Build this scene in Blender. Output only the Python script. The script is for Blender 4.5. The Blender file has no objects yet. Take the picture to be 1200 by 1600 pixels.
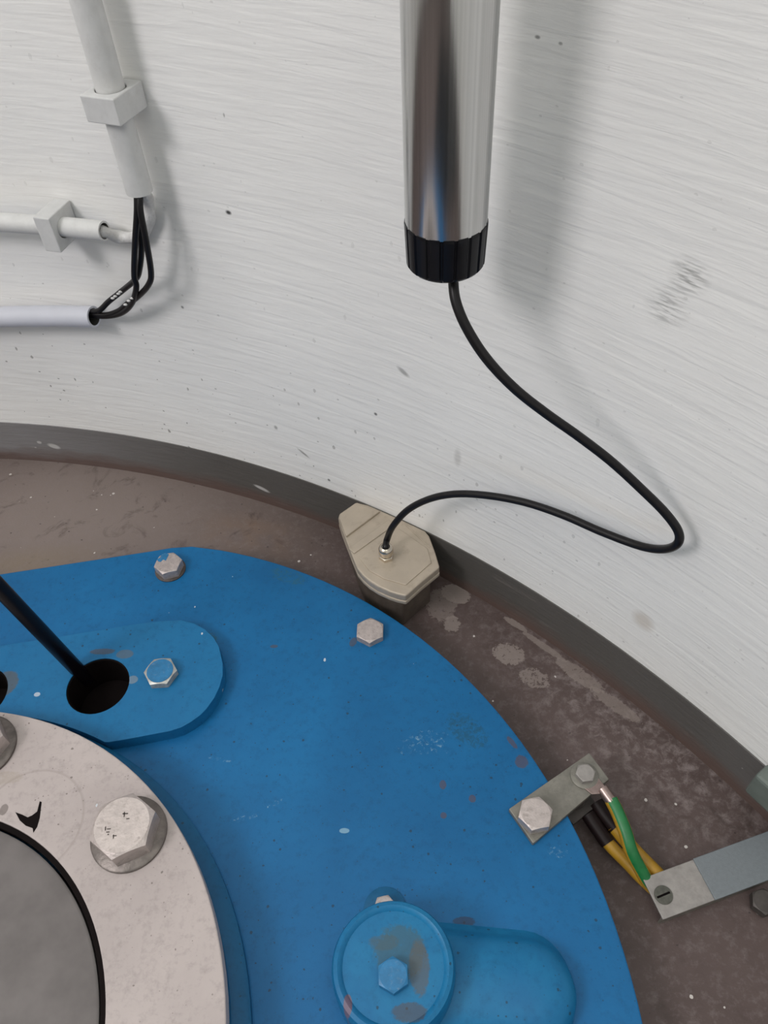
import bpy, bmesh, math, random
from mathutils import Vector, Matrix
S = bpy.context.scene
COL = S.collection
PI = math.pi
random.seed(7)

# ------------------------------------------------------------------ camera
F = 1250.0
HC = 0.75                                   # lens height above the floor
d = Vector(((670-600)/F, (1900-800)/F, 1.0)).normalized()     # straight down, in lens axes
ex = (Vector((1, 0, 0)) - d*d.x).normalized()
ey = d.cross(ex)
def cam_to_world(v):
    return Vector((v.dot(ex), -v.dot(ey), -v.dot(d)))
RIGHT = cam_to_world(Vector((1, 0, 0)))
DOWN = cam_to_world(Vector((0, 1, 0)))
FWD = cam_to_world(Vector((0, 0, 1)))
CAMP = Vector((0, 0, HC))
cd = bpy.data.cameras.new('camera')
cam = bpy.data.objects.new('camera', cd)
COL.objects.link(cam)
cd.sensor_fit = 'HORIZONTAL'
cd.sensor_width = 24
cd.lens = 24*F/1200
cd.clip_start = 0.01
m = Matrix((RIGHT, -DOWN, -FWD)).transposed().to_4x4()
m.translation = CAMP
cam.matrix_world = m
S.camera = cam

# ------------------------------------------------------------------ light
w = bpy.data.worlds.new('world')
S.world = w
w.use_nodes = True
bg = w.node_tree.nodes['Background']
# hall daylight: bright overhead, dim towards the horizon
wt = w.node_tree
tcw = wt.nodes.new('ShaderNodeTexCoord'); sx = wt.nodes.new('ShaderNodeVectorMath'); mr = wt.nodes.new('ShaderNodeMapRange')
wt.links.new(tcw.outputs['Generated'], sx.inputs[0]); sx.operation = 'DOT_PRODUCT'; sx.inputs[1].default_value = (-.18, .42, .88)
wt.links.new(sx.outputs['Value'], mr.inputs[0])
mr.inputs[1].default_value = -0.1; mr.inputs[2].default_value = 0.85; mr.inputs[3].default_value = 0.07; mr.inputs[4].default_value = 1.5
wt.links.new(mr.outputs[0], bg.inputs[1])
bg.inputs[0].default_value = (0.99, 1.0, 0.95, 1)
def area(name, loc, target, size, power, color):
    l = bpy.data.lights.new(name, 'AREA')
    l.shape = 'DISK'
    l.size = size
    l.energy = power
    l.color = color
    o = bpy.data.objects.new(name, l)
    o.location = loc
    o.rotation_euler = (Vector(target)-Vector(loc)).to_track_quat('-Z', 'Y').to_euler()
    COL.objects.link(o)
area('window_light', (-1.42, -0.52, 1.78), (-0.35, 0.6, 0.3), 0.62, 17, (1.0, 0.96, 0.975))
area('skylight', (0.5, -0.9, 2.6), (0, 0.2, 0.1), 1.2, 3, (0.92, 1.0, 0.9))
S.view_settings.view_transform = 'Standard'
S.view_settings.look = 'None'
S.view_settings.gamma = 1
S.view_settings.use_curve_mapping = False
S.view_settings.exposure = 0.0

# ------------------------------------------------------------------ measuring helpers
WC = Vector((-0.8847*HC, -0.5584*HC))       # axis of the round wall
WR = 1.6028*HC
def ray(px, py):
    return FWD + RIGHT*((px-600)/F) + DOWN*((py-800)/F)
def P(px, py, z=0.0):                       # point on the horizontal plane at height z
    r = ray(px, py)
    return CAMP + r*((z-HC)/r.z)
def D(px, py, t):                           # point at a distance along the view axis
    return CAMP + ray(px, py)*t
def W(px, py, off=0.0):                     # point on (or in front of) the round wall
    r = ray(px, py)
    o = Vector((-WC.x, -WC.y)); e = Vector((r.x, r.y))
    a = e.dot(e); b = 2*o.dot(e); c = o.dot(o)-(WR-off)**2
    return CAMP + r*((-b+math.sqrt(b*b-4*a*c))/(2*a))
def az_of(p):
    return math.atan2(p.y-WC.y, p.x-WC.x)
def wp(az, z, off=0.0):
    return Vector((WC.x+(WR-off)*math.cos(az), WC.y+(WR-off)*math.sin(az), z))
def uv_of(px, py):
    p = W(px, py)
    return (WR*(PI/2-az_of(p)), p.z)

# ------------------------------------------------------------------ materials
class NT:
    def __init__(s, name):
        s.m = bpy.data.materials.new(name); s.m.use_nodes = True
        s.t = s.m.node_tree; s.n = s.t.nodes; s.b = s.n['Principled BSDF']
        s.tc = s.n.new('ShaderNodeTexCoord'); s.geo = s.n.new('ShaderNodeNewGeometry')
    def src(s, k):                          # 'Object' means metres in the room
        return s.geo.outputs['Position'] if k == 'Object' else s.tc.outputs[k]
    def link(s, a, b): s.t.links.new(a, b)
    def mapping(s, src, scale=(1, 1, 1), rot=(0, 0, 0), loc=(0, 0, 0)):
        k = s.n.new('ShaderNodeMapping'); s.link(s.src(src), k.inputs[0])
        k.inputs['Scale'].default_value = scale; k.inputs['Rotation'].default_value = rot
        k.inputs['Location'].default_value = loc
        return k.outputs[0]
    def noise(s, vec, scale, detail=4, rough=0.5, dist=0.0):
        k = s.n.new('ShaderNodeTexNoise'); s.link(vec, k.inputs['Vector'])
        k.inputs['Scale'].default_value = scale; k.inputs['Detail'].default_value = detail
        k.inputs['Roughness'].default_value = rough; k.inputs['Distortion'].default_value = dist
        return k.outputs[0]
    def ramp(s, fac, lo, hi, inv=False):
        k = s.n.new('ShaderNodeMapRange'); s.link(fac, k.inputs[0])
        k.inputs[1].default_value = lo; k.inputs[2].default_value = hi
        k.inputs[3].default_value = 1 if inv else 0; k.inputs[4].default_value = 0 if inv else 1
        return k.outputs[0]
    def math(s, op, a, b=None):
        k = s.n.new('ShaderNodeMath'); k.operation = op
        for i, v in enumerate((a, b)):
            if v is None: continue
            if isinstance(v, (int, float)): k.inputs[i].default_value = v
            else: s.link(v, k.inputs[i])
        return k.outputs[0]
    def mix(s, fac, a, b):
        k = s.n.new('ShaderNodeMix'); k.data_type = 'RGBA'
        if isinstance(fac, (int, float)): k.inputs[0].default_value = fac
        else: s.link(fac, k.inputs[0])
        for i, v in ((6, a), (7, b)):
            if isinstance(v, tuple): k.inputs[i].default_value = (*v[:3], 1)
            else: s.link(v, k.inputs[i])
        return k.outputs[2]
    def specks(s, vec, scale, density, size):
        """small irregular flecks: one cell in many carries a fleck"""
        v = s.n.new('ShaderNodeTexVoronoi'); s.link(vec, v.inputs['Vector']); v.inputs['Scale'].default_value = scale
        wn = s.n.new('ShaderNodeSeparateColor'); s.link(v.outputs['Color'], wn.inputs[0])
        pick = s.math('LESS_THAN', wn.outputs[0], density)
        sz = s.math('MULTIPLY', wn.outputs[1], size)
        dn = s.math('ADD', v.outputs['Distance'], s.math('MULTIPLY', s.math('SUBTRACT', s.noise(vec, scale*4, 2), 0.5), size))
        return s.math('MULTIPLY', pick, s.math('LESS_THAN', dn, sz))
    def spot(s, src, c, r, rot=0.0, soft=0.5):
        """elliptic mask round c with radii r, in the plane of the first two coordinates"""
        k = s.n.new('ShaderNodeMapping'); k.vector_type = 'TEXTURE'
        s.link(s.src(src), k.inputs[0])
        k.inputs['Location'].default_value = (c[0], c[1], 0)
        k.inputs['Rotation'].default_value = (0, 0, rot)
        k.inputs['Scale'].default_value = (r[0], r[1], 1)
        x = s.n.new('ShaderNodeSeparateXYZ'); s.link(k.outputs[0], x.inputs[0])
        cb = s.n.new('ShaderNodeCombineXYZ'); s.link(x.outputs[0], cb.inputs[0]); s.link(x.outputs[1], cb.inputs[1])
        ln = s.n.new('ShaderNodeVectorMath'); ln.operation = 'LENGTH'; s.link(cb.outputs[0], ln.inputs[0])
        return s.ramp(ln.outputs['Value'], 1-soft, 1, inv=True)
    def bump(s, h, strength, dist=0.001, prev=None):
        k = s.n.new('ShaderNodeBump'); s.link(h, k.inputs['Height'])
        k.inputs['Strength'].default_value = strength; k.inputs['Distance'].default_value = dist
        if prev is not None: s.link(prev, k.inputs['Normal'])
        s.link(k.outputs[0], s.b.inputs['Normal'])
        return k.outputs[0]
    def col(s, c):
        if isinstance(c, tuple): s.b.inputs['Base Color'].default_value = (*c, 1)
        else: s.link(c, s.b.inputs['Base Color'])
    def set(s, rough=0.5, metal=0.0, spec=0.5):
        s.b.inputs['Roughness'].default_value = rough; s.b.inputs['Metallic'].default_value = metal
        s.b.inputs['Specular IOR Level'].default_value = spec

def wall_material(name, base):
    n = NT(name); n.set(0.62, spec=0.3)
    tilt = 0.24
    fine = n.noise(n.mapping('UV', (14, 300, 1), (0, 0, tilt)), 1.0, 5, 0.6, 0.4)
    mid = n.noise(n.mapping('UV', (12, 125, 1), (0, 0, tilt*1.5)), 1.0, 4, 0.55, 0.6)
    lump = n.noise(n.mapping('UV', (14, 40, 1), (0, 0, 0.2)), 1.0, 3, 0.5)
    h = n.math('ADD', n.math('MULTIPLY', fine, 0.28), n.math('ADD', n.math('MULTIPLY', mid, 1.0), n.math('MULTIPLY', lump, 0.8)))
    n.bump(h, 0.42, 0.0018)
    c = n.mix(n.ramp(n.noise(n.mapping('UV'), 5, 3), 0.35, 0.7), base, tuple(x*0.94 for x in base))
    uv = n.mapping('UV')
    c = n.mix(n.math('MULTIPLY', n.ramp(n.noise(n.mapping('UV', (6, 160, 1), (0, 0, tilt)), 1, 3), 0.6, 0.8), 0.14), c, (0.42, 0.42, 0.40))
    # spatter of dark specks, denser near the floor
    low = n.spot('UV', (0.0, 0.06), (1.2, 0.28), 0, 0.9)
    c = n.mix(n.math('MULTIPLY', n.specks(n.mapping('UV', (1, 0.6, 1)), 130, 0.13, 0.24), n.math('ADD', n.math('MULTIPLY', low, 0.75), 0.12)), c, (0.16, 0.15, 0.14))
    c = n.mix(n.math('MULTIPLY', n.specks(n.mapping('UV', (0.7, 1, 1), loc=(3, 1, 0)), 260, 0.05, 0.3), n.math('ADD', n.math('MULTIPLY', low, 0.7), 0.15)), c, (0.10, 0.09, 0.09))
    st = n.ramp(n.noise(n.mapping('UV', (60, 500, 1), (0, 0, 0.35)), 1, 3, 0.6), 0.45, 0.62)
    for (px, py, rx, ry, rot, amt, cc) in ((1077, 432, .016, .016, 0, .75, (.2, .2, .19)), (1042, 480, .018, .02, 0, .6, (.2, .2, .19))):
        sp = n.spot('UV', uv_of(px, py), (rx, ry), rot, 0.8)
        c = n.mix(n.math('MULTIPLY', n.math('MULTIPLY', sp, st), amt), c, cc)
    for (px, py, rx, ry, rot, amt, cc) in ((357, 332, .0038, .0026, 0, .95, (.03, .03, .03)), (350, 180, .0012, .0022, 0, .5, (.15, .15, .15)),
            (1005, 970, .014, .014, 0, .35, (.35, .25, .15)), (474, 708, .011, .0022, -.6, .7, (.2, .19, .18)), (630, 581, .009, .0035, -.5, .6, (.2, .2, .19)),
            (840, 58, .0024, .0014, 0, .7, (.12, .12, .11)), (876, 68, .0018, .0012, 0, .6, (.15, .15, .14)), (715, 715, .005, .014, 0, .3, (.25, .24, .23)),
            (431, 668, .003, .004, 0, .6, (.2, .2, .2)), (587, 647, .0025, .0025, 0, .8, (.05, .05, .05)), (514, 750, .0025, .0025, 0, .8, (.06, .06, .06)),
            (297, 700, .004, .002, -.8, .9, (.03, .03, .03)), (285, 480, .0022, .0022, 0, .7, (.1, .1, .1))):
        sp = n.spot('UV', uv_of(px, py), (rx, ry), rot, 0.6)
        c = n.mix(n.math('MULTIPLY', sp, amt), c, cc)
    n.col(c)
    return n.m

def floor_material():
    n = NT('floor_brown_paint'); n.set(0.55, spec=0.35)
    o = n.mapping('Object')
    big = n.noise(o, 7, 5, 0.6)
    c = n.mix(n.ramp(big, 0.35, 0.65), (0.076, 0.053, 0.049), (0.112, 0.081, 0.076))
    # dusty greyer stretch on the left
    l = P(120, 790)
    c = n.mix(n.math('MULTIPLY', n.spot('Object', (l.x, l.y), (.42, .26), 0.15, 0.8), 0.75), c, (0.25, 0.205, 0.185))
    t = P(390, 835)
    c = n.mix(n.math('MULTIPLY', n.math('MULTIPLY', n.spot('Object', (t.x, t.y), (.09, .04), -.3, .8), n.ramp(n.noise(o, 30, 4), .35, .7)), .6), c, (.20, .125, .08))
    t = P(40, 880)
    c = n.mix(n.math('MULTIPLY', n.spot('Object', (t.x, t.y), (.12, .03), 0.1, .8), .4), c, (.22, .17, .11))
    # worn light veins
    vein = n.ramp(n.noise(o, 75, 8, 0.75, 0.3), 0.48, 0.66)
    area_r = P(1010, 1150)
    wear = n.spot('Object', (area_r.x, area_r.y), (.27, .09), -0.86, 0.8)
    c = n.mix(n.math('MULTIPLY', n.math('MULTIPLY', vein, wear), 0.75), c, (0.28, 0.235, 0.23))
    c = n.mix(n.math('MULTIPLY', n.ramp(n.noise(o, 110, 7, .75), .50, .70), 0.42), c, (0.22, 0.185, 0.18))
    c = n.mix(n.math('MULTIPLY', n.ramp(n.noise(o, 24, 6, .7, 1), .56, .68), 0.55), c, (0.055, 0.038, 0.034))
    rag = n.noise(o, 210, 6, .75, .6)
    for (px, py, rx, ry, rot, thr, amt) in ((712, 928, .026, .018, -.5, .38, .8), (706, 975, .016, .017, 0, .47, .7), (795, 1022, .030, .022, -.3, .50, .7),
            (690, 945, .03, .04, 0, .50, .5), (805, 975, .024, .006, -.7, .42, .7), (850, 1010, .045, .006, -.75, .42, .65), (905, 1055, .05, .014, -.75, .48, .65), (960, 1100, .05, .012, -.75, .48, .6), (835, 1060, .03, .02, -.4, .55, .6)):
        p = P(px, py)
        s = n.spot('Object', (p.x, p.y), (rx, ry), rot, 0.55)
        k = n.math('MULTIPLY', n.math('GREATER_THAN', n.math('MULTIPLY', s, rag), thr*0.8), amt)
        c = n.mix(k, c, (0.27, 0.225, 0.205))
    c = n.mix(n.math('MULTIPLY', n.specks(n.mapping('Object', (1, 1, 1)), 75, .22, .15), .9), c, (.60, .56, .53))
    c = n.mix(n.math('MULTIPLY', n.specks(n.mapping('Object', (1, 1.4, 1), loc=(5, 2, 0)), 150, .10, .2), .7), c, (.04, .03, .03))
    n.col(c)
    n.bump(n.math('ADD', n.noise(o, 60, 6, .6), n.math('MULTIPLY', n.noise(o, 400, 2), .3)), 0.5, 0.0012)
    return n.m

def band_material():
    n = NT('grey_skirting_paint'); n.set(0.5, spec=0.35)
    c = n.mix(n.ramp(n.noise(n.mapping('UV', (2.2, 4, 1)), 1.0, 4, .6), .35, .62), (0.25, 0.243, 0.25), (0.19, 0.18, 0.175))
    c = n.mix(n.math('MULTIPLY', n.spot('UV', (.75, .03), (.62, .5), 0, .5), .75), c, (.060, .055, .047))
    # brown floor paint carried up the foot of the band
    yy = n.n.new('ShaderNodeSeparateXYZ'); n.link(n.tc.outputs['UV'], yy.inputs[0])
    ed = n.math('ADD', yy.outputs[1], n.math('MULTIPLY', n.math('SUBTRACT', n.noise(n.mapping('UV', (9, 30, 1)), 1, 5, .65), .5), .045))
    c = n.mix(n.math('MULTIPLY', n.ramp(ed, .006, .026, inv=True), .85), c, (0.125, 0.08, 0.068))
    c = n.mix(n.math('MULTIPLY', n.ramp(n.noise(n.mapping('UV', (10, 60, 1)), 1, 5, .7), .6, .75), .35), c, (.25, .22, .21))
    c = n.mix(n.math('MULTIPLY', n.specks(n.mapping('UV', (.6, 1.2, 1)), 90, .10, .17), .9), c, (.6, .58, .56))
    for (px, py, rx, ry, rot) in ((85, 696, .010, .005, -.3), (62, 690, .004, .003, 0), (410, 762, .013, .0035, -.25)):
        p = W(px, py)
        c = n.mix(n.math('MULTIPLY', n.spot('UV', (WR*(PI/2-az_of(p)), p.z), (rx, ry), rot, .4), .8), c, (.55, .54, .53))
    n.col(c)
    n.bump(n.noise(n.mapping('UV', (20, 200, 1)), 1, 5, .6), 0.5, 0.0015)
    return n.m

def paint(name, c1, c2, rough=0.42, chips=(), speck=(.015, .035, .055), bump=0.25, amount=.7, white=True, scale=8, rings=()):
    n = NT(name); n.set(rough, spec=0.28)
    o = n.mapping('Object')
    c = n.mix(n.ramp(n.noise(o, scale, 5, .6), .35, .68), c1, c2)
    c = n.mix(n.math('MULTIPLY', n.ramp(n.noise(o, 130, 6, .75), .50, .75), .42), c, tuple(x*.45 for x in c1))
    c = n.mix(n.math('MULTIPLY', n.specks(o, 150, .30, .20), amount), c, speck)
    c = n.mix(n.math('MULTIPLY', n.specks(n.mapping('Object', loc=(3, 3, 0)), 380, .14, .26), amount*.75), c, speck)
    if white:
        c = n.mix(n.math('MULTIPLY', n.specks(n.mapping('Object', (1.3, .8, 1), loc=(1, 7, 0)), 85, .035, .15), .8), c, (.55, .6, .65))
    rag = n.noise(o, 230, 6, .75, .8)
    for (x, y, rx, ry, rot, thr, cc) in chips:
        s = n.spot('Object', (x, y), (rx, ry), rot, .6)
        c = n.mix(n.math('MULTIPLY', n.ramp(n.math('MULTIPLY', s, n.math('ADD', rag, .25)), thr, thr+.14), .62), c, cc)
    for (x, y, r1) in rings:                # outline of an old seal
        a_ = n.spot('Object', (x, y), (r1, r1), 0, .05); b_ = n.spot('Object', (x, y), (r1*.96, r1*.96), 0, .03)
        c = n.mix(n.math('MULTIPLY', n.math('SUBTRACT', a_, b_), .35), c, (.20, .17, .15))
    n.col(c)
    n.bump(n.math('ADD', n.noise(o, 45, 5, .6), n.math('MULTIPLY', n.noise(o, 500, 2), .25)), bump, 0.0012)
    return n.m

def plain(name, c, rough=.5, metal=0.0, spec=.5, var=.12, scale=60, bump=.1, dark=None, darkamt=.5):
    n = NT(name); n.set(rough, metal, spec)
    o = n.mapping('Object')
    k = n.mix(n.ramp(n.noise(o, scale, 4, .6), .35, .65), tuple(x*(1-var) for x in c), tuple(min(1, x*(1+var)) for x in c))
    if dark:
        k = n.mix(n.math('MULTIPLY', n.ramp(n.noise(o, scale*1.7, 5, .7), .55, .7), darkamt), k, dark)
    n.col(k)
    if bump: n.bump(n.noise(o, scale*3, 4), bump, .0008)
    return n.m

def ch(px, py, z, rx, ry, rot, thr, cc):
    p = P(px, py, z)
    return (p.x, p.y, rx, ry, rot, thr, cc)
ZB = 0.040                                   # top of the blue cover
ZO = 0.056                                   # top of the oblong plate
ZR = 0.088                                   # top of the metal ring
rust = (.075, .06, .05); pale = (.26, .44, .55); brn = (.085, .055, .05)
M = {}
M['wall'] = wall_material('white_wall_paint', (0.875, 0.868, 0.85))
M['floor'] = floor_material()
M['band'] = band_material()
BL1, BL2 = (0.003, 0.098, 0.255), (0.006, 0.132, 0.325)
M['blue'] = paint('blue_cover_paint', BL1, BL2, chips=[
    ch(428, 1010, ZB, .006, .003, 0, .35, rust), ch(552, 1003, ZB, .008, .005, 1.2, .28, rust), ch(692, 1226, ZB, .0045, .006, 0, .3, brn), ch(738, 1248, ZB, .0045, .005, 0, .3, brn),
    ch(450, 900, ZB, .05, .02, -.4, .70, (.02, .10, .15)), ch(320, 1000, ZB, .03, .02, 0, .66, (.02, .10, .15)), ch(730, 1140, ZB, .05, .03, -.8, .68, (.01, .07, .12)), ch(693, 1274, ZB, .004, .004, 0, .3, brn), ch(800, 1160, ZB, .012, .004, -1, .42, brn), ch(815, 1190, ZB, .010, .01, 0, .42, brn), ch(385, 1277, ZB, .034, .006, .25, .80, pale), ch(430, 1255, ZB, .018, .005, .5, .78, pale), ch(660, 1160, ZB, .06, .028, .2, .80, pale), ch(690, 1175, ZB, .02, .004, 0, .8, pale),
    ch(345, 1186, ZB, .034, .005, -.2, .8, pale), ch(538, 1298, ZB, .006, .003, 0, .25, pale), ch(600, 1410, ZB, .02, .014, 0, .45, rust), ch(872, 1330, ZB, .02, .012, 0, .78, pale),
    ch(725, 1440, ZB, .014, .006, 0, .4, (.03, .03, .05)), ch(835, 1150, ZB, .008, .02, .5, .5, brn)])
M['blue_oblong'] = paint('blue_oblong_paint', (0.006, .122, .29), (.010, .148, .33), chips=[
    ch(195, 1022, ZO, .012, .007, 0, .25, (.10, .12, .13)), ch(207, 1062, ZO, .007, .006, 0, .25, (.2, .25, .28)), ch(58, 1085, ZO, .004, .003, 0, .2, (.6, .65, .7)),
    ch(8, 1068, ZO, .018, .02, 0, .3, (.10, .08, .04)), ch(160, 1018, ZO, .02, .005, 0, .35, rust)])
M['blue_dome'] = paint('blue_dome_paint', (0.007, .125, .29), (.012, .17, .35), chips=[
    ch(625, 1485, .09, .035, .035, 0, .52, (.05, .10, .12)), ch(655, 1510, .09, .012, .028, 0, .40, (.10, .09, .07)), ch(543, 1570, .09, .004, .009, 0, .2, (.22, .09, .07)), ch(600, 1470, .09, .02, .01, 0, .5, (.06, .10, .12)),
    ch(640, 1580, .09, .02, .01, 0, .4, rust)], scale=18)
M['blue_dark'] = paint('blue_base_paint', (.006, .085, .20), (.008, .11, .24), white=False)
M['ring'] = paint('bare_ring_metal', (.39, .34, .33), (.48, .42, .405), rough=.45, speck=(.12, .10, .09), amount=.7, bump=.2, rings=[(P(45, 1285, ZR).x, P(45, 1285, ZR).y, .047)], chips=[
    ch(6, 1265, ZR, .0045, .006, 0, .2, (.10, .08, .07)), ch(10, 1215, ZR, .03, .012, 0, .60, (.36, .31, .27))])
M['rubber'] = plain('grey_rubber', (.165, .150, .147), .75, spec=.25, var=.14, scale=22, bump=.25)
M['black_gap'] = plain('black_recess', (.006, .004, .004), .8, spec=.08, bump=0)  # flat black for the shade in holes and gaps, also the gouge
M['bolt'] = plain('zinc_bolt_metal', (.43, .375, .36), .42, .35, var=.12, scale=200, bump=.35, dark=(.16, .13, .12), darkamt=.6)
M['bolt_bright'] = plain('bright_zinc_metal', (.50, .44, .42), .36, .45, var=.10, scale=120, bump=.4, dark=(.22, .18, .16), darkamt=.5)
M['washer'] = plain('worn_washer_metal', (.15, .13, .12), .4, .6, var=.2, scale=120, bump=.3)
M['dark_washer'] = plain('dirty_washer_metal', (.07, .055, .05), .6, .2, var=.3, scale=160)
M['bolt_blue'] = plain('blue_painted_bolt', (.012, .15, .33), .4, var=.15, scale=150, dark=(.3, .32, .32), darkamt=.25)
M['bolt_edge'] = plain('worn_bolt_edge', (.42, .42, .40), .4, .4, var=.2, scale=200)
M['galv'] = plain('dull_galvanised_steel', (.20, .19, .165), .5, .35, var=.18, scale=70, bump=.3, dark=(.09, .08, .07))
M['galv_pale'] = plain('pale_galvanised_steel', (.30, .28, .265), .5, .3, var=.15, scale=80, bump=.2, dark=(.2, .18, .17))
M['galv_dark'] = plain('dark_steel', (.08, .07, .065), .5, .4, var=.2, scale=90)
M['duct_grey'] = plain('blue_grey_duct_paint', (.165, .185, .20), .55, var=.05, scale=300, bump=.2)
M['screw'] = plain('dark_screw_metal', (.10, .10, .085), .45, .5, var=.2, scale=200)
M['beige'] = plain('champagne_cast_metal', (.44, .375, .30), .42, .25, var=.06, scale=40, bump=.15, dark=(.30, .25, .19), darkamt=.5)
M['beige_dark'] = plain('shaded_cast_metal', (.11, .088, .072), .6, .2, var=.2, scale=60, bump=.4)  # darker copy of the box metal, shade of its sides put into the colour
M['nickel'] = plain('nickel_plated_brass', (.62, .56, .48), .22, .95, var=.05, scale=100, bump=0)
M['cable'] = plain('black_cable_jacket', (.007, .006, .007), .38, spec=.3, var=.1, bump=0)
M['rod'] = plain('matt_black_rod', (.004, .003, .005), .35, spec=.2, bump=0)
M['cap'] = plain('black_plastic_cap', (.006, .006, .008), .30, spec=.22, bump=0)
M['white_pvc'] = plain('white_painted_conduit', (.62, .62, .61), .5, var=.05, scale=50, bump=.3, dark=(.45, .44, .42), darkamt=.25)
M['white_clip'] = plain('white_painted_clip', (.60, .60, .595), .5, var=.05, scale=60, bump=.3, dark=(.38, .36, .33), darkamt=.2)
M['grey_pvc'] = plain('pale_grey_conduit', (.57, .58, .64), .45, var=.03, scale=30, bump=.05)
M['paint_crust'] = plain('crusted_white_paint', (.64, .63, .62), .4, var=.12, scale=150, bump=.9)
M['bore'] = plain('dark_pipe_bore', (.06, .06, .055), .7, bump=0)
M['pale_green'] = plain('pale_green_paint', (.13, .155, .14), .55, var=.1)
M['green_wire'] = plain('green_wire_jacket', (.012, .155, .045), .42, var=.2, scale=70, bump=0)
M['yellow_wire'] = plain('yellow_wire_jacket', (.36, .20, .018), .42, var=.12, scale=70, bump=0)
M['shrink'] = plain('black_heat_shrink', (.010, .005, .005), .5, spec=.2, bump=.1)
M['copper'] = plain('tinned_lug_metal', (.33, .25, .23), .32, .8, var=.15, scale=150)
def steel():
    n = NT('brushed_stainless_steel'); n.set(.17, 1.0)
    n.b.inputs['Anisotropic'].default_value = 0.4
    v = n.noise(n.mapping('UV', (110, .6, 1)), 1, 4, .6)
    n.col(n.mix(n.ramp(v, .3, .7), (.50, .50, .49), (.62, .62, .61)))
    n.bump(v, .12, .0003)
    return n.m
M['steel'] = steel()

# ------------------------------------------------------------------ mesh helpers
def obj(name, bm, mat, parent=None, smooth=False, origin=None, bevel=0.0):
    if origin is not None:
        bmesh.ops.translate(bm, verts=bm.verts, vec=-Vector(origin))
    bmesh.ops.recalc_face_normals(bm, faces=bm.faces)
    me = bpy.data.meshes.new(name); bm.to_mesh(me); bm.free()
    for x in (mat if isinstance(mat, (list, tuple)) else [mat]): me.materials.append(x)
    if smooth:
        for p in me.polygons: p.use_smooth = True
    o = bpy.data.objects.new(name, me); COL.objects.link(o)
    if origin is not None: o.location = origin
    if parent is not None: o.parent = parent
    if bevel:
        b = o.modifiers.new('bevel', 'BEVEL'); b.width = bevel; b.segments = 2; b.limit_method = 'ANGLE'; b.angle_limit = .6
    if smooth:
        e = o.modifiers.new('edges', 'EDGE_SPLIT'); e.split_angle = .75
    return o
def tag(o, label, cat, group=None, kind=None):
    o['label'] = label; o['category'] = cat
    if group: o['group'] = group
    if kind: o['kind'] = kind
    return o
def root(name, loc, label, cat, group=None):
    o = bpy.data.objects.new(name, None); COL.objects.link(o); o.location = loc
    o.empty_display_size = .02
    return tag(o, label, cat, group)
def part(name, bm, mat, par, smooth=False, bevel=0.0, base=None):
    """bm is in world space; parented under par whose base is at base"""
    o = obj(name, bm, mat, par, smooth, None, bevel)
    o.data.transform(Matrix.Translation(-Vector(base)))
    return o
def prism(pts, z0, z1, holes=()):
    """solid from outline with straight holes; pts are 2D"""
    bm = bmesh.new()
    loops = [pts] + list(holes)
    for z in (z0, z1):
        es = []
        for L in loops:
            vs = [bm.verts.new((p[0], p[1], z)) for p in L]
            es += [bm.edges.new((vs[i], vs[(i+1) % len(vs)])) for i in range(len(vs))]
        bmesh.ops.triangle_fill(bm, use_beauty=True, use_dissolve=False, edges=es)
    bm.verts.ensure_lookup_table()
    n = sum(len(L) for L in loops); k = 0
    for L in loops:
        for i in range(len(L)):
            j = (i+1) % len(L)
            bm.faces.new((bm.verts[k+i], bm.verts[k+j], bm.verts[n+k+j], bm.verts[n+k+i]))
        k += len(L)
    return bm
def arc(c, r, a0, a1, n):
    return [(c[0]+r*math.cos(a0+(a1-a0)*i/n), c[1]+r*math.sin(a0+(a1-a0)*i/n)) for i in range(n+1)]
def circle(c, r, n=64):
    return arc(c, r, 0, 2*PI, n)[:-1]
def lathe(c, prof, n=64, start=0.0):
    """prof: (r, z) pairs; closed if the first or last r is 0"""
    bm = bmesh.new(); rings = []
    for (r, z) in prof:
        if r == 0: rings.append([bm.verts.new((c[0], c[1], z))])
        else: rings.append([bm.verts.new((c[0]+r*math.cos(start+2*PI*i/n), c[1]+r*math.sin(start+2*PI*i/n), z)) for i in range(n)])
    for A, B in zip(rings, rings[1:]):
        for i in range(n):
            j = (i+1) % n
            if len(A) == 1 and len(B) == 1: continue
            if len(A) == 1: bm.faces.new((A[0], B[j], B[i]))
            elif len(B) == 1: bm.faces.new((A[i], A[j], B[0]))
            else: bm.faces.new((A[i], A[j], B[j], B[i]))
    return bm
def smooth_path(pts, per=8):
    out = []
    P_ = [pts[0]*2-pts[1]] + list(pts) + [pts[-1]*2-pts[-2]]
    for i in range(1, len(P_)-2):
        a, b, c, e = P_[i-1:i+3]
        for k in range(per):
            t = k/per
            out.append(.5*((2*b)+(c-a)*t+(2*a-5*b+4*c-e)*t*t+(3*b-a-3*c+e)*t**3))
    out.append(pts[-1].copy())
    return out
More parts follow.
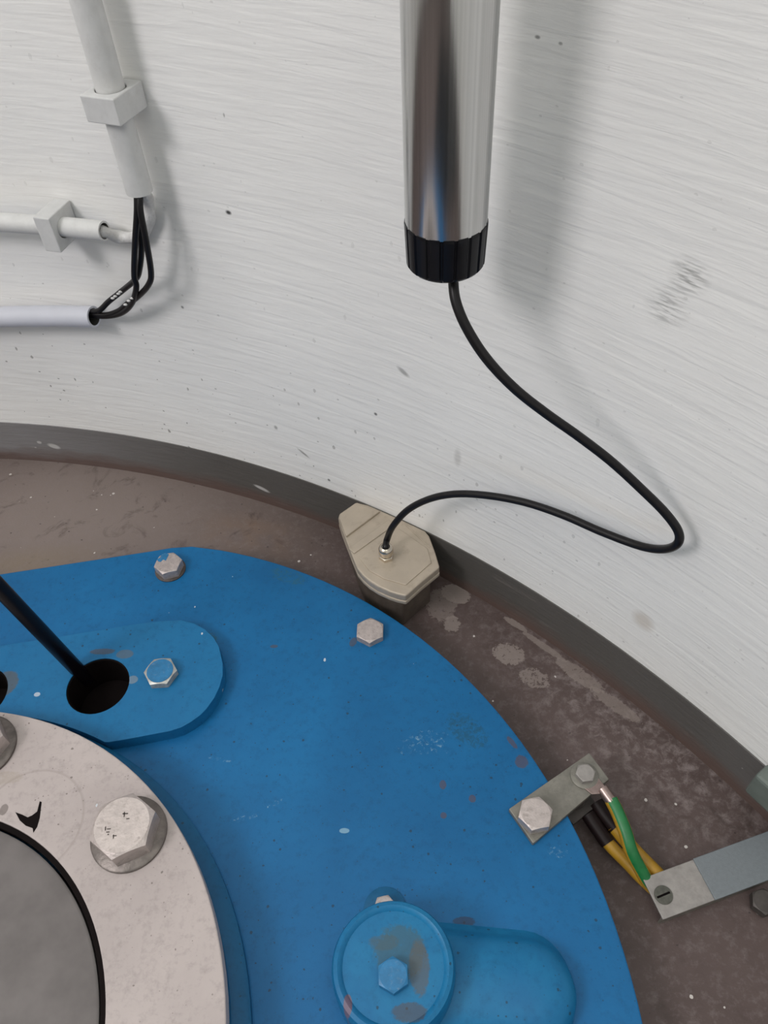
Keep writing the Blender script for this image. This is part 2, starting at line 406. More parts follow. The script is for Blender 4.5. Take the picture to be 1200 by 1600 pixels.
def tube(path, r, n=14, caps=True, bm=None, r2=None, stripes=None):
    """swept round section; stripes = (fraction, index) paints a lengthwise stripe with material 1"""
    bm = bm or bmesh.new()
    up = None; rings = []; inner = []
    for i, p in enumerate(path):
        t = (path[min(i+1, len(path)-1)]-path[max(i-1, 0)]).normalized()
        if up is None:
            up = t.cross(Vector((0, 0, 1)))
            if up.length < .1: up = t.cross(Vector((0, 1, 0)))
            up.normalize()
        up = (up - t*up.dot(t)).normalized(); bi = t.cross(up)
        rr = r(i/(len(path)-1)) if callable(r) else r
        rings.append([bm.verts.new(p+(up*math.cos(2*PI*k/n)+bi*math.sin(2*PI*k/n))*rr) for k in range(n)])
        if r2: inner.append([bm.verts.new(p+(up*math.cos(2*PI*k/n)+bi*math.sin(2*PI*k/n))*r2) for k in range(n)])
    for A, B in zip(rings, rings[1:]):
        for k in range(n):
            f = bm.faces.new((A[k], A[(k+1) % n], B[(k+1) % n], B[k]))
            if stripes and k in stripes: f.material_index = 1
    if r2:
        for A, B in zip(inner, inner[1:]):
            for k in range(n):
                f = bm.faces.new((A[(k+1) % n], A[k], B[k], B[(k+1) % n])); f.material_index = 1
        for A, B in ((rings[0], inner[0]), (rings[-1], inner[-1])):
            for k in range(n): bm.faces.new((A[k], A[(k+1) % n], B[(k+1) % n], B[k]))
    elif caps:
        bm.faces.new(rings[0]); bm.faces.new(rings[-1])
    return bm
def box(o, X, Y, Z, bm=None):
    """box from corner o with edge vectors X, Y, Z"""
    bm = bm or bmesh.new()
    v = [bm.verts.new(o+X*i+Y*j+Z*k) for k in (0, 1) for j in (0, 1) for i in (0, 1)]
    for f in ((0, 1, 3, 2), (4, 5, 7, 6), (0, 1, 5, 4), (2, 3, 7, 6), (0, 2, 6, 4), (1, 3, 7, 5)):
        bm.faces.new([v[i] for i in f])
    return bm
def hex_head(c, z0, h, af, rot, flat=.94, chamfer=.5):
    """hexagonal bolt head with a turned chamfer; af = width across flats"""
    bm = bmesh.new(); n = 72; ra = af/2
    A, B, T = [], [], []
    for i in range(n):
        a = 2*PI*i/n
        k = ((a) % (PI/3))-PI/6
        rh = ra/math.cos(k)
        x, y = math.cos(a+rot), math.sin(a+rot)
        zz = h-(rh-ra*flat)*chamfer
        A.append(bm.verts.new((c[0]+rh*x, c[1]+rh*y, z0)))
        B.append(bm.verts.new((c[0]+rh*x, c[1]+rh*y, z0+zz)))
        T.append(bm.verts.new((c[0]+ra*flat*x, c[1]+ra*flat*y, z0+h)))
    for L, U in ((A, B), (B, T)):
        for i in range(n):
            j = (i+1) % n
            bm.faces.new((L[i], L[j], U[j], U[i]))
    bm.faces.new(T); bm.faces.new(A)
    return bm
def washer_bm(c, z0, h, r, ri=.004):
    return lathe(c, [(ri, z0), (r, z0), (r, z0+h*.7), (r-h*.4, z0+h), (ri, z0+h), (ri, z0)], 48)
def bolt_part(par, base, px, py, ztop_of_plate, h, af, rot, mat, washer=None, wr=0, wh=.0018, label=None, name='bolt', edge=None):
    """bolt whose top face shows at the pixel; head bottom on the plate (or the washer)"""
    z0 = ztop_of_plate+(wh if washer else 0)
    p = P(px, py, z0+h)
    o = part(name, hex_head(p, z0, h, af, rot), mat, par, False, base=base)
    if label: o['label'] = label
    if washer:
        ww = part('washer', washer_bm(p, ztop_of_plate, wh, wr), washer, par, True, base=base)
        ww.parent = o
    return o, p, z0+h

# ------------------------------------------------------------------ setting
def ring_wall(name, z0, z1, mat, az0, az1, nz=2, thick=.08, n=220, dr=0.0):
    bm = bmesh.new(); uvl = bm.loops.layers.uv.new('UVMap')
    g = []
    for i in range(n+1):
        a = az0+(az1-az0)*i/n
        g.append([bm.verts.new(wp(a, z0+(z1-z0)*k/nz, dr)) for k in range(nz+1)] +
                 [bm.verts.new(wp(a, z1, -thick)), bm.verts.new(wp(a, z0, -thick))])
    info = {}
    for i, L in enumerate(g):
        for v in L: info[v] = WR*(PI/2-(az0+(az1-az0)*i/n))
    for A, B in zip(g, g[1:]):
        m_ = len(A)
        for k in range(m_):
            bm.faces.new((A[k], A[(k+1) % m_], B[(k+1) % m_], B[k]))
    bm.faces.new(g[0]); bm.faces.new(list(reversed(g[-1])))
    for f in bm.faces:
        for l in f.loops: l[uvl].uv = (info[l.vert], l.vert.co.z)
    o = obj(name, bm, mat, smooth=True)
    o['kind'] = 'structure'
    return o
ZWH = HC*(1-.91)                             # where the white paint starts
AZ0, AZ1 = math.radians(-60), math.radians(200)
ring_wall('wall_back', ZWH, 1.25, M['wall'], AZ0, AZ1, 3)
ring_wall('baseboard_back', 0, ZWH, M['band'], AZ0, AZ1, 2, dr=.0015)
fl = obj('floor', prism(circle(WC, WR+.25, 96), -.06, 0), M['floor'])
fl['kind'] = 'structure'

# ------------------------------------------------------------------ blue cover plate
BC = Vector((-0.478*(HC-ZB), 0.12*(HC-ZB))); BR = 0.710*(HC-ZB)
q0 = P(345, 858, ZB); q1 = P(300, 853.5, ZB); q2 = P(268, 855.5, ZB); q3 = P(235, 861, ZB); q4 = P(0, 897, ZB)
qa = math.atan2(q0.y-BC.y, q0.x-BC.x)
dirv = (Vector((q4.x, q4.y))-Vector((q3.x, q3.y))).normalized()
oo = Vector((q3.x, q3.y))-BC
tt = -oo.dot(dirv)+math.sqrt(oo.dot(dirv)**2-oo.dot(oo)+BR*BR)
q5 = Vector((q3.x, q3.y))+dirv*tt
qe = math.atan2(q5.y-BC.y, q5.x-BC.x)
out = arc(BC, BR, qa, qe-2*PI if qe > qa else qe, 150)
out += [(q.x, q.y) for q in (q3, q2, q1)]
OBH1 = P(153, 1071, ZO); HR = .0308
OBH2 = P(-38, 1085, ZO)
def inset_hole(c, r): return circle((c.x, c.y), r, 40)
base = Vector((BC.x, BC.y, 0))
R_blue = root('machine_cover', base, 'large round blue painted steel cover with bolts, beside the brown floor', 'machine cover')
pl = part('plate', prism(out, .012, ZB, [inset_hole(OBH1, HR+.002), inset_hole(OBH2, HR+.002)]), M['blue'], R_blue, bevel=.0012, base=base)
part('skirt', lathe(BC, [(.43, 0), (.47, 0), (.47, .0125), (.43, .0125), (.43, 0)], 96), M['blue_dark'], R_blue, True, base=base)
_o, _p, _z = bolt_part(R_blue, base, 262, 879, ZB, .0115, .0272, .30, M['bolt'], M['dark_washer'], .0172, label='grey bolt with a smear of blue paint on top')
sm = part('paint_smear', prism([tuple(P(x, y, _z+.0002).xy) for x, y in [(245, 874), (250, 871), (253, 866), (258, 864), (264, 866), (262, 870), (259, 876), (255, 874), (251, 878), (247, 877)]], _z-.0003, _z+.0002), M['bolt_blue'], R_blue, base=base); sm.parent = _o
bolt_part(R_blue, base, 578, 984, ZB, .0085, .0270, .50, M['bolt'], label='bare grey bolt near the cover edge')
bolt_part(R_blue, base, 601, 1416, ZB, .008, .016, .2, M['bolt'], M['blue_dark'], .0175, label='small bolt half hidden behind the round boss')

# ------------------------------------------------------------------ oblong plate
o_pts = [(20, 1006), (110, 992), (213, 975), (250, 970.5), (283, 969), (303, 974), (320, 983), (333, 995), (342, 1010), (348, 1037), (348, 1055), (343, 1073), (335, 1090), (323, 1107), (312, 1118), (298, 1128), (283, 1136.5), (266, 1142), (200, 1154.5), (155, 1162)]
ow = [P(x, y, ZO) for x, y in o_pts]
top_l = P(-260, 1049, ZO); bot_l = P(-260, 1236, ZO)
ol = [(p.x, p.y) for p in [top_l]+ow+[bot_l]]
# its lower edge follows the foot of the ring
RCx = Vector((-0.644*(HC-ZR), .098*(HC-ZR))); FR = (P(389, 1550, ZB+.009).xy-RCx).length+.0008
dense = []
for i, p0 in enumerate(ol):
    p1 = ol[(i+1) % len(ol)]; k_ = max(1, int(math.dist(p0, p1)/.004))
    for j in range(k_):
        q = Vector((p0[0]+(p1[0]-p0[0])*j/k_, p0[1]+(p1[1]-p0[1])*j/k_)); v_ = q-RCx
        if v_.length < FR: q = RCx+v_.normalized()*FR
        if not dense or math.dist(dense[-1], q) > .0006: dense.append((q.x, q.y))
ol = dense
base = Vector((P(150, 1050, ZB).x, P(150, 1050, ZB).y, ZB))
R_ob = root('oblong_plate', base, 'raised blue oblong plate with round holes, bolted on the blue cover', 'plate')
part('plate', prism(ol, ZB, ZO, [inset_hole(OBH1, HR), inset_hole(OBH2, HR)]), M['blue_oblong'], R_ob, bevel=.0014, base=base)
o_, p_, z_ = bolt_part(R_ob, base, 250, 1048, ZO, .0085, .0285, .05, M['bolt_edge'], label='bolt with blue painted top face and bare edges')
bt = part('bolt_paint', lathe(p_, [(0, z_), (.0130, z_), (.0130, z_+.0004), (0, z_+.0004)], 40), M['bolt_blue'], R_ob, base=base); bt.parent = o_
for hc in (OBH1, OBH2):
    part('hole_shade', lathe(hc, [(HR, .042), (HR, ZO-.001), (HR-.0012, ZO-.002), (HR-.0012, .014), (0, .014), (0, .0121), (HR+.0015, .0121), (HR+.0015, .042), (HR, .042)], 40), M['black_gap'], R_ob, True, base=base)  # black lining stands in for the shade deep inside the holes

# black rod slanting into the hole
a = D(-260, 648, .50); b = P(136, 1062, .030)
rd = obj('control_rod', tube([a, b], .0072, 20), M['rod'], smooth=True, origin=a)
tag(rd, 'thin straight black rod slanting down into the round hole', 'rod')

# ------------------------------------------------------------------ metal ring
RC = Vector((-0.644*(HC-ZR), .098*(HC-ZR))); RO = .436*(HC-ZR)
RIC = Vector((-0.623*(HC-ZR), .109*(HC-ZR))); RI = .283*(HC-ZR)
base = Vector((RC.x, RC.y, ZB))
R_ring = root('flange_ring', base, 'pale bare metal ring with large bolts around a grey disc', 'flange')
part('ring', prism(circle(RC, RO, 128), .074, ZR, [circle(RIC, RI, 128)]), M['ring'], R_ring, bevel=.0012, base=base)
fr = (P(389, 1550, ZB+.009).xy-RC).length
part('flange_base', lathe(RC, [(RI+.02, ZB), (fr, ZB), (fr, ZB+.007), (fr-.003, ZB+.009), (RO-.003, ZB+.011), (RO-.003, .0741), (RI+.02, .0741), (RI+.02, ZB)], 128), M['blue_dark'], R_ring, True, base=base)
def big_bolt(px, py, rot):
    z0 = ZR
    p = P(px, py, z0+.0225)
    o = part('bolt', hex_head(p, z0+.0035, .019, .0465, rot, .95, .62), M['bolt_bright'], R_ring, base=base)
    ww = part('washer', washer_bm(p, z0, .0035, .0312), M['washer'], R_ring, True, base=base); ww.parent = o
    st = bmesh.new()                        # stamped marks on the head
    for (dx, dy, lx, ly) in ((-.011, -.004, .003, .0008), (-.011, -.0065, .0026, .0008), (-.0125, -.005, .0008, .003), (-.0095, -.0085, .001, .001), (-.005, -.0095, .003, .0008), (-.0045, -.0115, .0007, .003),
                             (-.001, .008, .0045, .0009), (.0005, .0055, .0008, .004), (.003, .004, .0025, .0008)):
        box(Vector((p.x+dx, p.y+dy, z0+.0223)), Vector((lx, ly*.2, 0)), Vector((-ly*.2, ly, 0)), Vector((0, 0, .0004)), st)
    s_ = part('stamped_mark', st, M['dark_washer'], R_ring, base=base); s_.parent = o
    return o
big_bolt(190, 1288, .42)['label'] = 'large bright bolt with stamped marks on a washer'
big_bolt(-46, 1152, .1)
# dark gouge
gp = [(24, 1269), (35, 1273), (43, 1277), (50, 1274), (58, 1268), (62, 1252), (65, 1253), (62, 1278), (58, 1292), (52, 1301), (51, 1294), (40, 1290), (31, 1282)]
g_ = part('gouge', prism([tuple(P(x, y, ZR+.0002).xy) for x, y in gp], ZR-.0004, ZR+.0002), M['black_gap'], R_ring, base=base)
g_['label'] = 'dark curved gouge in the ring face'
# putty patch, faint raised disc beside the gouge
pp = P(50, 1275, ZR)
part('gap_shade', lathe(RIC, [(RI-.0042, ZR-.012), (RI-.0002, ZR-.012), (RI-.0002, ZR-.0012), (RI-.0042, ZR-.003), (RI-.0042, ZR-.012)], 128), M['black_gap'], R_ring, True, base=base)  # black strip stands in for the shade in the gap round the disc
ds = obj('centre_disc', lathe(RIC, [(0, ZB+.002), (RI-.006, ZB+.002), (RI-.006, ZR-.0055), (RI-.008, ZR-.004), (0, ZR-.004)], 128), M['rubber'], smooth=True, origin=Vector((RIC.x, RIC.y, ZB+.002)))
tag(ds, 'matt grey round disc filling the opening of the pale metal ring', 'disc')

# ------------------------------------------------------------------ round boss with side arm
ZD = .088
bc = P(614, 1508, ZD)
base = Vector((bc.x, bc.y, ZB))
R_bs = root('round_boss', base, 'round blue painted boss with a rounded arm, standing on the blue cover', 'boss')
rb = (P(517, 1508, ZD).xy-bc.xy).length
part('cap', lathe(bc, [(0, ZB), (rb*1.02, ZB), (rb*1.01, ZD-.012), (rb, ZD-.006), (rb*.965, ZD-.0015), (rb*.90, ZD), (rb*.86, ZD-.0008), (rb*.82, ZD-.003), (rb*.55, ZD-.0022), (0, ZD-.001)], 72), M['blue_dome'], R_bs, True, base=base)
hb = part('bolt', hex_head(P(614, 1522, ZD+.008), ZD-.003, .010, .021, .55), M['bolt_blue'], R_bs, base=base)
# rounded arm: half capsule running to the right
def arm():
    bm = bmesh.new(); e = P(828, 1538, .072); ax = Vector((e.x-bc.x, e.y-bc.y, 0)); L = ax.length; ax.normalize(); sd = Vector((-ax.y, ax.x, 0))
    r0 = .0375; n = 24; rings = []; hts = .026
    st = [(i/10*L, 1.0) for i in range(11)]+[(L+r0*math.sin(t*PI/2/8), math.cos(t*PI/2/8)) for t in range(1, 9)]
    for (s, k) in st:
        k = max(k, .02); L_ = []
        for j in range(n+1):
            a = PI*j/n
            x = math.cos(a); z = math.sin(a)**.75
            flare = 1+.18*max(0, 1-z*2.2)**2
            L_.append(bm.verts.new(Vector((bc.x, bc.y, ZB))+ax*s+sd*(x*r0*k*flare)+Vector((0, 0, z*hts*(k**.6)))))
        rings.append(L_)
    for A, B in zip(rings, rings[1:]):
        for j in range(n): bm.faces.new((A[j], A[j+1], B[j+1], B[j]))
        bm.faces.new((A[0], B[0], B[n], A[n]))
    bm.faces.new(rings[0]); bm.faces.new(rings[-1])
    return bm
part('arm', arm(), M['blue_dome'], R_bs, True, base=base)

# ------------------------------------------------------------------ champagne sensor box
ZS = .071
top = [(557, 784.5), (575, 789), (595, 797), (608, 803), (635, 812), (657, 822), (664, 829), (671, 838), (680, 862), (687, 886), (660, 908), (634, 931), (620, 928), (608, 924), (590, 916), (576, 907), (566, 898), (558, 888), (547, 861), (539, 840), (533, 824), (528.5, 809), (530, 803)]
tp = [P(x, y, ZS) for x, y in top]
cx = sum(p.x for p in tp)/len(tp); cy = sum(p.y for p in tp)/len(tp)
# keep the back corner clear of the wall
def inwall(p, m_=.003):
    v = Vector((p[0]-WC.x, p[1]-WC.y)); L = v.length
    if L > WR-m_: v *= (WR-m_)/L
    return (WC.x+v.x, WC.y+v.y)
def scl(pts, k): return [inwall((cx+(p.x-cx)*k, cy+(p.y-cy)*k)) for p in pts]
base = Vector((cx, cy, 0))
R_sb = root('sensor_box', base, 'champagne cast metal box with cable gland between blue cover and white wall', 'box')
part('body', prism(scl(tp, .84), 0, ZS-.0159), M['beige_dark'], R_sb, bevel=.002, base=base)
lid = part('lid', prism(scl(tp, 1.0), ZS-.010, ZS), M['beige'], R_sb, bevel=.0018, base=base)
part('lip', prism(scl(tp, 1.005), ZS-.016, ZS-.0105), M['beige'], R_sb, bevel=.0015, base=base)
part('seam', prism(scl(tp, .975), ZS-.0106, ZS-.0098), M['beige_dark'], R_sb, base=base)
# raised end tab left of the groove, and raised panel lines
tab = [(557, 785.5), (594, 797.5), (541, 837), (539, 834), (530, 809), (531, 804)]
t_ = part('end_tab', prism([inwall(P(x, y, ZS+.0035).xy) for x, y in tab], ZS-.001, ZS+.0030), M['beige'], R_sb, bevel=.0012, base=base)
def strip(pa, pb, wdt, z, hgt, mat, name):
    a_ = P(*pa, z); b_ = P(*pb, z); t = (b_-a_).normalized(); s = Vector((-t.y, t.x, 0))
    return part(name, box(a_-s*wdt/2, (b_-a_), s*wdt, Vector((0, 0, hgt))), mat, R_sb, bevel=hgt*.45, base=base)
strip((549, 862), (612, 817), .010, ZS-.0003, .0016, M['beige'], 'rib')
strip((634, 820), (672, 856), .0016, ZS-.0003, .0011, M['beige'], 'rib')
pl4 = [(566, 880), (588, 858), (612, 878), (592, 902)]
pan = [(562, 873), (600, 842), (622, 826), (668, 858), (674, 880), (634, 915), (600, 905), (578, 893)]
part('panel', prism([tuple(P(x, y, ZS).xy) for x, y in pan], ZS-.0005, ZS+.0012), M['beige'], R_sb, bevel=.0006, base=base)
# cable gland
gc = P(603.5, 868, ZS+.004)
def glob(prof, name, smooth, seg=48):
    return part(name, lathe(gc, [(r, ZS+z) for r, z in prof], seg), M['nickel'], R_sb, smooth, base=base)
g1 = part('gland', hex_head(gc, ZS+.001, .005, .0145, .3), M['nickel'], R_sb, base=base)
g2 = part('thread', lathe(gc, [(0, ZS+.0055), (.0056, ZS+.0055), (.0060, ZS+.0065), (.0056, ZS+.0075), (.0060, ZS+.0085), (.0056, ZS+.0095), (0, ZS+.0095)], 40), M['nickel'], R_sb, True, base=base); g2.parent = g1
g3 = part('gland_nut', lathe(gc, [(0, ZS+.009), (.0078, ZS+.009), (.0080, ZS+.010), (.0080, ZS+.0155), (.0070, ZS+.018), (.0046, ZS+.0195), (.0040, ZS+.0188), (0, ZS+.0186)], 40), M['nickel'], R_sb, True, base=base); g3.parent = g1

# ------------------------------------------------------------------ hanging steel tube
rho = .475
pc = D(696, 405, 1.0); pc = Vector((pc.x, pc.y, 0)); pc *= rho/pc.length
def z_at(px, py):                           # height where the ray passes over the tube's axis
    r = ray(px, py); return HC + r.z*(rho/Vector((r.x, r.y)).length)
zcap = z_at(696, 412); zjoin = z_at(697, 344)
rt = .0262
base = Vector((pc.x, pc.y, zcap))
R_tb = root('hanging_tube', base, 'brushed stainless steel tube with ribbed black end cap hanging before the white wall', 'tube')
def tube_mesh(r, z0, z1, n=96):
    bm = bmesh.new(); uvl = bm.loops.layers.uv.new('UVMap')
    A = [bm.verts.new((pc.x+r*math.cos(2*PI*i/n), pc.y+r*math.sin(2*PI*i/n), z0)) for i in range(n)]
    B = [bm.verts.new((v.co.x, v.co.y, z1)) for v in A]
    for i in range(n):
        j = (i+1) % n
        f = bm.faces.new((A[i], A[j], B[j], B[i]))
        for l, u in zip(f.loops, ((i, z0), (i+1, z0), (i+1, z1), (i, z1))): l[uvl].uv = (u[0]/n, u[1])
    bm.faces.new(A); bm.faces.new(B)
    return bm
part('barrel', tube_mesh(rt, zjoin, 1.02), M['steel'], R_tb, True, base=base)
def cap_mesh():
    bm = bmesh.new(); n = 180; rings = []
    prof = [(zcap+.000, .86), (zcap+.0015, .93), (zcap+.0030, .965), (zjoin-.0015, 1.0), (zjoin+.0005, .99), (zjoin+.0005, .90)]
    for (z, k) in prof:
        L = []
        for i in range(n):
            a = 2*PI*i/n
            notch = .955 if (i % 10) < 2 and k > .9 else 1.0
            r = (rt+.0006)*k*notch
            L.append(bm.verts.new((pc.x+r*math.cos(a), pc.y+r*math.sin(a), z)))
        rings.append(L)
    for A, B in zip(rings, rings[1:]):
        for i in range(n):
            j = (i+1) % n; bm.faces.new((A[i], A[j], B[j], B[i]))
    bm.faces.new(rings[0]); bm.faces.new(rings[-1])
    return bm
part('end_cap', cap_mesh(), M['cap'], R_tb, base=base)
# clamp that carries the tube from the wall, above the picture
uaz = az_of(pc); wq = wp(uaz, 1.0, .0)
dirw = Vector((math.cos(uaz), math.sin(uaz), 0)); sdw = Vector((-dirw.y, dirw.x, 0))
part('wall_clamp', box(wq-sdw*.012+Vector((0, 0, -.035)), sdw*.024, -dirw*((wq-Vector((pc.x, pc.y, 1.0))).length-rt*.9), Vector((0, 0, .03))), M['galv'], R_tb, base=base)

# sensor cable from cap to gland
wpts = [(708, 436, 0), (712, 470, .02), (729, 512, .06), (760, 560, .13), (803, 606, .22), (852, 645, .32), (903, 681, .42), (955, 721, .53), (1003, 765, .65), (1040, 802, .74), (1060, 831, .80), (1058, 850, .82), (1036, 858, .82), (1000, 853, .81), (940, 831, .79), (880, 805, .77), (820, 785, .76), (760, 774, .75), (710, 772, .76), (670, 780, .78), (637, 797, .81), (614, 822, .88), (605, 842, .95)]
dg = (P(603.5, 850, ZS+.018)-CAMP).dot(FWD)
cp = []
t0 = ((Vector((pc.x, pc.y, zcap+.001))-CAMP).dot(FWD))
for (x, y, k) in wpts:
    wd = (W(x, y, .012)-CAMP).dot(FWD)
    # blend: start depth -> hangs forward of the wall -> gland depth
    cp.append((x, y, k, wd))
path = [D(708, 428, t0-.002)]
far = {}
for i, (x, y, k, wd) in enumerate(cp):
    if i <= 10: t = t0+(min(wd-.012, .60)-t0)*(k/.80)
    else:
        s = (i-10)/(len(cp)-11); t = .585+(dg-.585)*(s**1.0)
        t = min(t, wd-.004)
    path.append(D(x, y, t))
path.append(Vector((gc.x, gc.y, ZS+.0195))); path.append(Vector((gc.x, gc.y, ZS+.016)))
cb = obj('sensor_cable', tube(smooth_path(path, 8), .0035, 16), M['cable'], smooth=True, origin=path[0])
tag(cb, 'black cable looping from the hanging steel tube down to the champagne box', 'cable')

# ------------------------------------------------------------------ conduits on the wall
def conduit(name, pts, r, mat, label, bore_in=.8, at_end=True):
    o = obj(name, tube(pts, r, 28, r2=r*bore_in), [mat, M['bore']], smooth=True, origin=pts[0])
    return tag(o, label, 'conduit')
OFF = .022
v1 = W(218, 299, OFF); vaz = az_of(v1)
vt = W(135, 0, OFF)
conduit('conduit', [wp(vaz, v1.z, OFF), wp(vaz, v1.z+.2, OFF), wp(vaz, .95, OFF)], .0118, M['white_pvc'], 'white painted vertical conduit with black wires coming out of its lower end')
def clip(az, z, hw, hh, depth, axis, label, rr):
    t = Vector((-math.sin(az), math.cos(az), 0)); nrm = -Vector((math.cos(az), math.sin(az), 0)); u = Vector((0, 0, 1))
    b = wp(az, z, .0015)
    bm = bmesh.new()
    # block with a round bore: outline in the plane across the pipe, extruded along it
    X = t if axis == 'v' else u
    E = u if axis == 'v' else t
    hx = hw if axis == 'v' else hh; he = hh if axis == 'v' else hw
    outl = [(-hx, 0), (hx, 0), (hx, depth), (-hx, depth)]
    hole = [(rr*math.cos(2*PI*i/24), OFF-.0015+rr*math.sin(2*PI*i/24)) for i in range(24)]
    q = prism(outl, -he, he, [hole])
    mt = Matrix(((X.x, nrm.x, E.x, b.x), (X.y, nrm.y, E.y, b.y), (X.z, nrm.z, E.z, b.z), (0, 0, 0, 1)))
    bmesh.ops.transform(q, matrix=mt, verts=q.verts)
    o = obj('conduit_clip', q, M['white_clip'], origin=b, bevel=.001)
    return tag(o, label, 'clip', 'wall clips of the conduits')
ck = W(176, 158, OFF)
clip(vaz, ck.z, .0162, .0105, .040, 'v', 'white block clip holding the vertical conduit to the wall', .0127)
h1 = W(163, 361, OFF); h0 = W(0, 347, OFF)
def arc_path(pa, pb, off, extra=0.0, n=14):
    a0, a1 = az_of(pa), az_of(pb); a1 += (a1-a0)*extra
    z0, z1 = pa.z, pb.z+(pb.z-pa.z)*extra
    return [wp(a0+(a1-a0)*i/n, z0+(z1-z0)*i/n, off) for i in range(n+1)]
conduit('conduit', arc_path(h1, h0, OFF, 1.6), .0092, M['white_pvc'], 'white painted horizontal conduit with open end, between the vertical one and the grey one')
kc = W(88, 354, OFF)
clip(az_of(kc), kc.z, .0088, .0175, .037, 'h', 'white block clip around the upper horizontal conduit', .0095)
l1 = W(147, 495, .0165); l0 = W(0, 495, .0165)
conduit('conduit', arc_path(l1, l0, .0165, 1.6), .0113, M['grey_pvc'], 'smooth pale grey conduit, lowest on the wall, with black wires entering its end')
# painted-over cable from the horizontal conduit bending up behind the vertical one
bp = [W(154, 361, .022), W(166, 364, .018), W(185, 370, .009), W(205, 371, .007), W(222, 366, .007), W(231, 350, .007), W(233, 330, .008), W(230, 312, .010), wp(vaz, v1.z-.006, .016), wp(vaz, v1.z+.012, .0195), wp(vaz, v1.z+.03, .021)]
pc_ = obj('painted_cable', tube(smooth_path(bp, 8), lambda t: .0058+.0006*math.sin(t*37), 14), M['paint_crust'], smooth=True, origin=bp[0])
tag(pc_, 'white paint-crusted cable on the wall bending from the horizontal conduit up behind the wires', 'cable')
wires = [
    ([(213.5, 292, .025), (214, 330, .032), (211, 380, .036), (209.5, 430, .034), (213, 448, .032), (206, 474, .026), (190, 489, .020), (168, 494, .0165), (140, 493, .0165)], 'black wire on the left side of the bundle, sweeping lowest into the grey conduit'),
    ([(218, 292, .024), (219.5, 330, .033), (228, 375, .036), (236, 425, .034), (232, 445, .032), (215, 464, .026), (200, 474, .022), (185, 486, .018), (165, 492, .0165), (140, 490, .0165)], 'black wire bowing out furthest to the right of the bundle'),
    ([(215.5, 292, .021), (217, 340, .027), (221, 385, .028), (218, 420, .026), (212, 436, .022), (190, 455, .014), (170, 471, .014), (155, 485, .0165), (140, 487, .0165)], 'black wire in the middle of the bundle with flecks of white paint')]
for pts, lab in wires:
    q = [W(x, y, o_) for x, y, o_ in pts]
    o = obj('wire', tube(smooth_path(q, 8), .0029, 12), M['cable'], smooth=True, origin=q[0])
    tag(o, lab, 'wire', 'black wires between the wall conduits')
fw = bmesh.new()                             # white paint flecks stuck on wires
for (x, y, off) in ((185, 459, .0165), (180, 463, .0165), (188, 456, .0165), (176, 466, .017), (206, 466, .030), (201, 470, .029), (196, 476, .028)):
    c_ = W(x, y, off+.0012)
    r_ = bmesh.ops.create_icosphere(fw, subdivisions=2, radius=.0022)
    bmesh.ops.scale(fw, verts=r_['verts'], vec=(1, .6, .6)); bmesh.ops.translate(fw, verts=r_['verts'], vec=c_)
fo = obj('paint_fleck', fw, M['paint_crust'], smooth=True)
fo.parent = [o for o in bpy.data.objects if o.get('label', '').startswith('black wire in the middle')][0]
fo.data.transform(Matrix.Translation(-fo.parent.location))
fo['label'] = 'white flecks of dried paint on the wire'; fo['kind'] = 'stuff'

# ------------------------------------------------------------------ earthing bracket and cables
zb0, zb1 = ZB+.0003, ZB+.0062
c4 = [(795, 1264), (921, 1176), (952, 1217), (833, 1318)]
base = Vector((*P(860, 1245, ZB).xy, ZB))
R_br = root('earthing_bracket', base, 'dull galvanised flat bracket bolted to the edge of the blue cover', 'bracket')
part('bar', prism([tuple(P(x, y, zb1).xy) for x, y in c4], zb0, zb1), M['galv'], R_br, bevel=.0008, base=base)
o_, p_, z_ = bolt_part(R_br, base, 837, 1270, zb1, .0105, .0265, .2, M['bolt_bright'], None, 0, 0, 'large hexagon bolt')
o_, p2, z_ = bolt_part(R_br, base, 915, 1207, zb1, .0058, .0155, .1, M['galv_pale'], M['galv'], .0125, .0018, 'small hexagon bolt')
low = [(888, 1283), (912, 1254), (928, 1262), (915, 1280), (898, 1292)]
part('lower_tab', prism([tuple(P(x, y, .022).xy) for x, y in [(870, 1262), (915, 1232), (934, 1258), (896, 1288)]], .016, .022), M['galv_dark'], R_br, bevel=.0008, base=base)
part('spacer', prism(circle(P(900, 1245, .03), .009, 24), .0215, zb0+.0002), M['galv_dark'], R_br, base=base)

ZC = .0185
def earth_cable(pts, r, mats, stripes, label, sleeve, sleeve_mat, sname, sr, lug=None):
    q = [P(x, y, z) for x, y, z in pts]
    o = obj('earth_cable', tube(smooth_path(q, 8), r, 20, stripes=stripes), mats, smooth=True, origin=q[0])
    tag(o, label, 'cable', 'earth cables between the bracket and the duct')
    sq = [P(x, y, z) for x, y, z in sleeve]
    s_ = obj(sname, tube(smooth_path(sq, 4), sr, 18), sleeve_mat, smooth=True)
    s_.data.transform(Matrix.Translation(-o.location)); s_.parent = o
    if lug:
        l_ = obj('lug', prism([tuple(P(x, y, lug[1]).xy) for x, y in lug[0]], lug[1]-.0018, lug[1]), M['copper'], bevel=.0005)
        l_.data.transform(Matrix.Translation(-o.location)); l_.parent = o
    return o
earth_cable([(955, 1250, .045), (965, 1270, .044), (977, 1300, .041), (986, 1330, .034), (999, 1355, .021), (1012, 1377, .0115), (1030, 1395, .0085)], .0060, [M['green_wire'], M['yellow_wire']], (0, 1, 8, 9, 10, 11, 18, 19),
            'green earth cable with yellow edges crossing on top of the other two', [(941, 1232, .047), (957, 1254, .0455)], M['copper'], 'lug_sleeve', .0052,
            ([(900, 1221), (925, 1202), (945, 1228), (938, 1240), (925, 1241)], zb1+.0016))
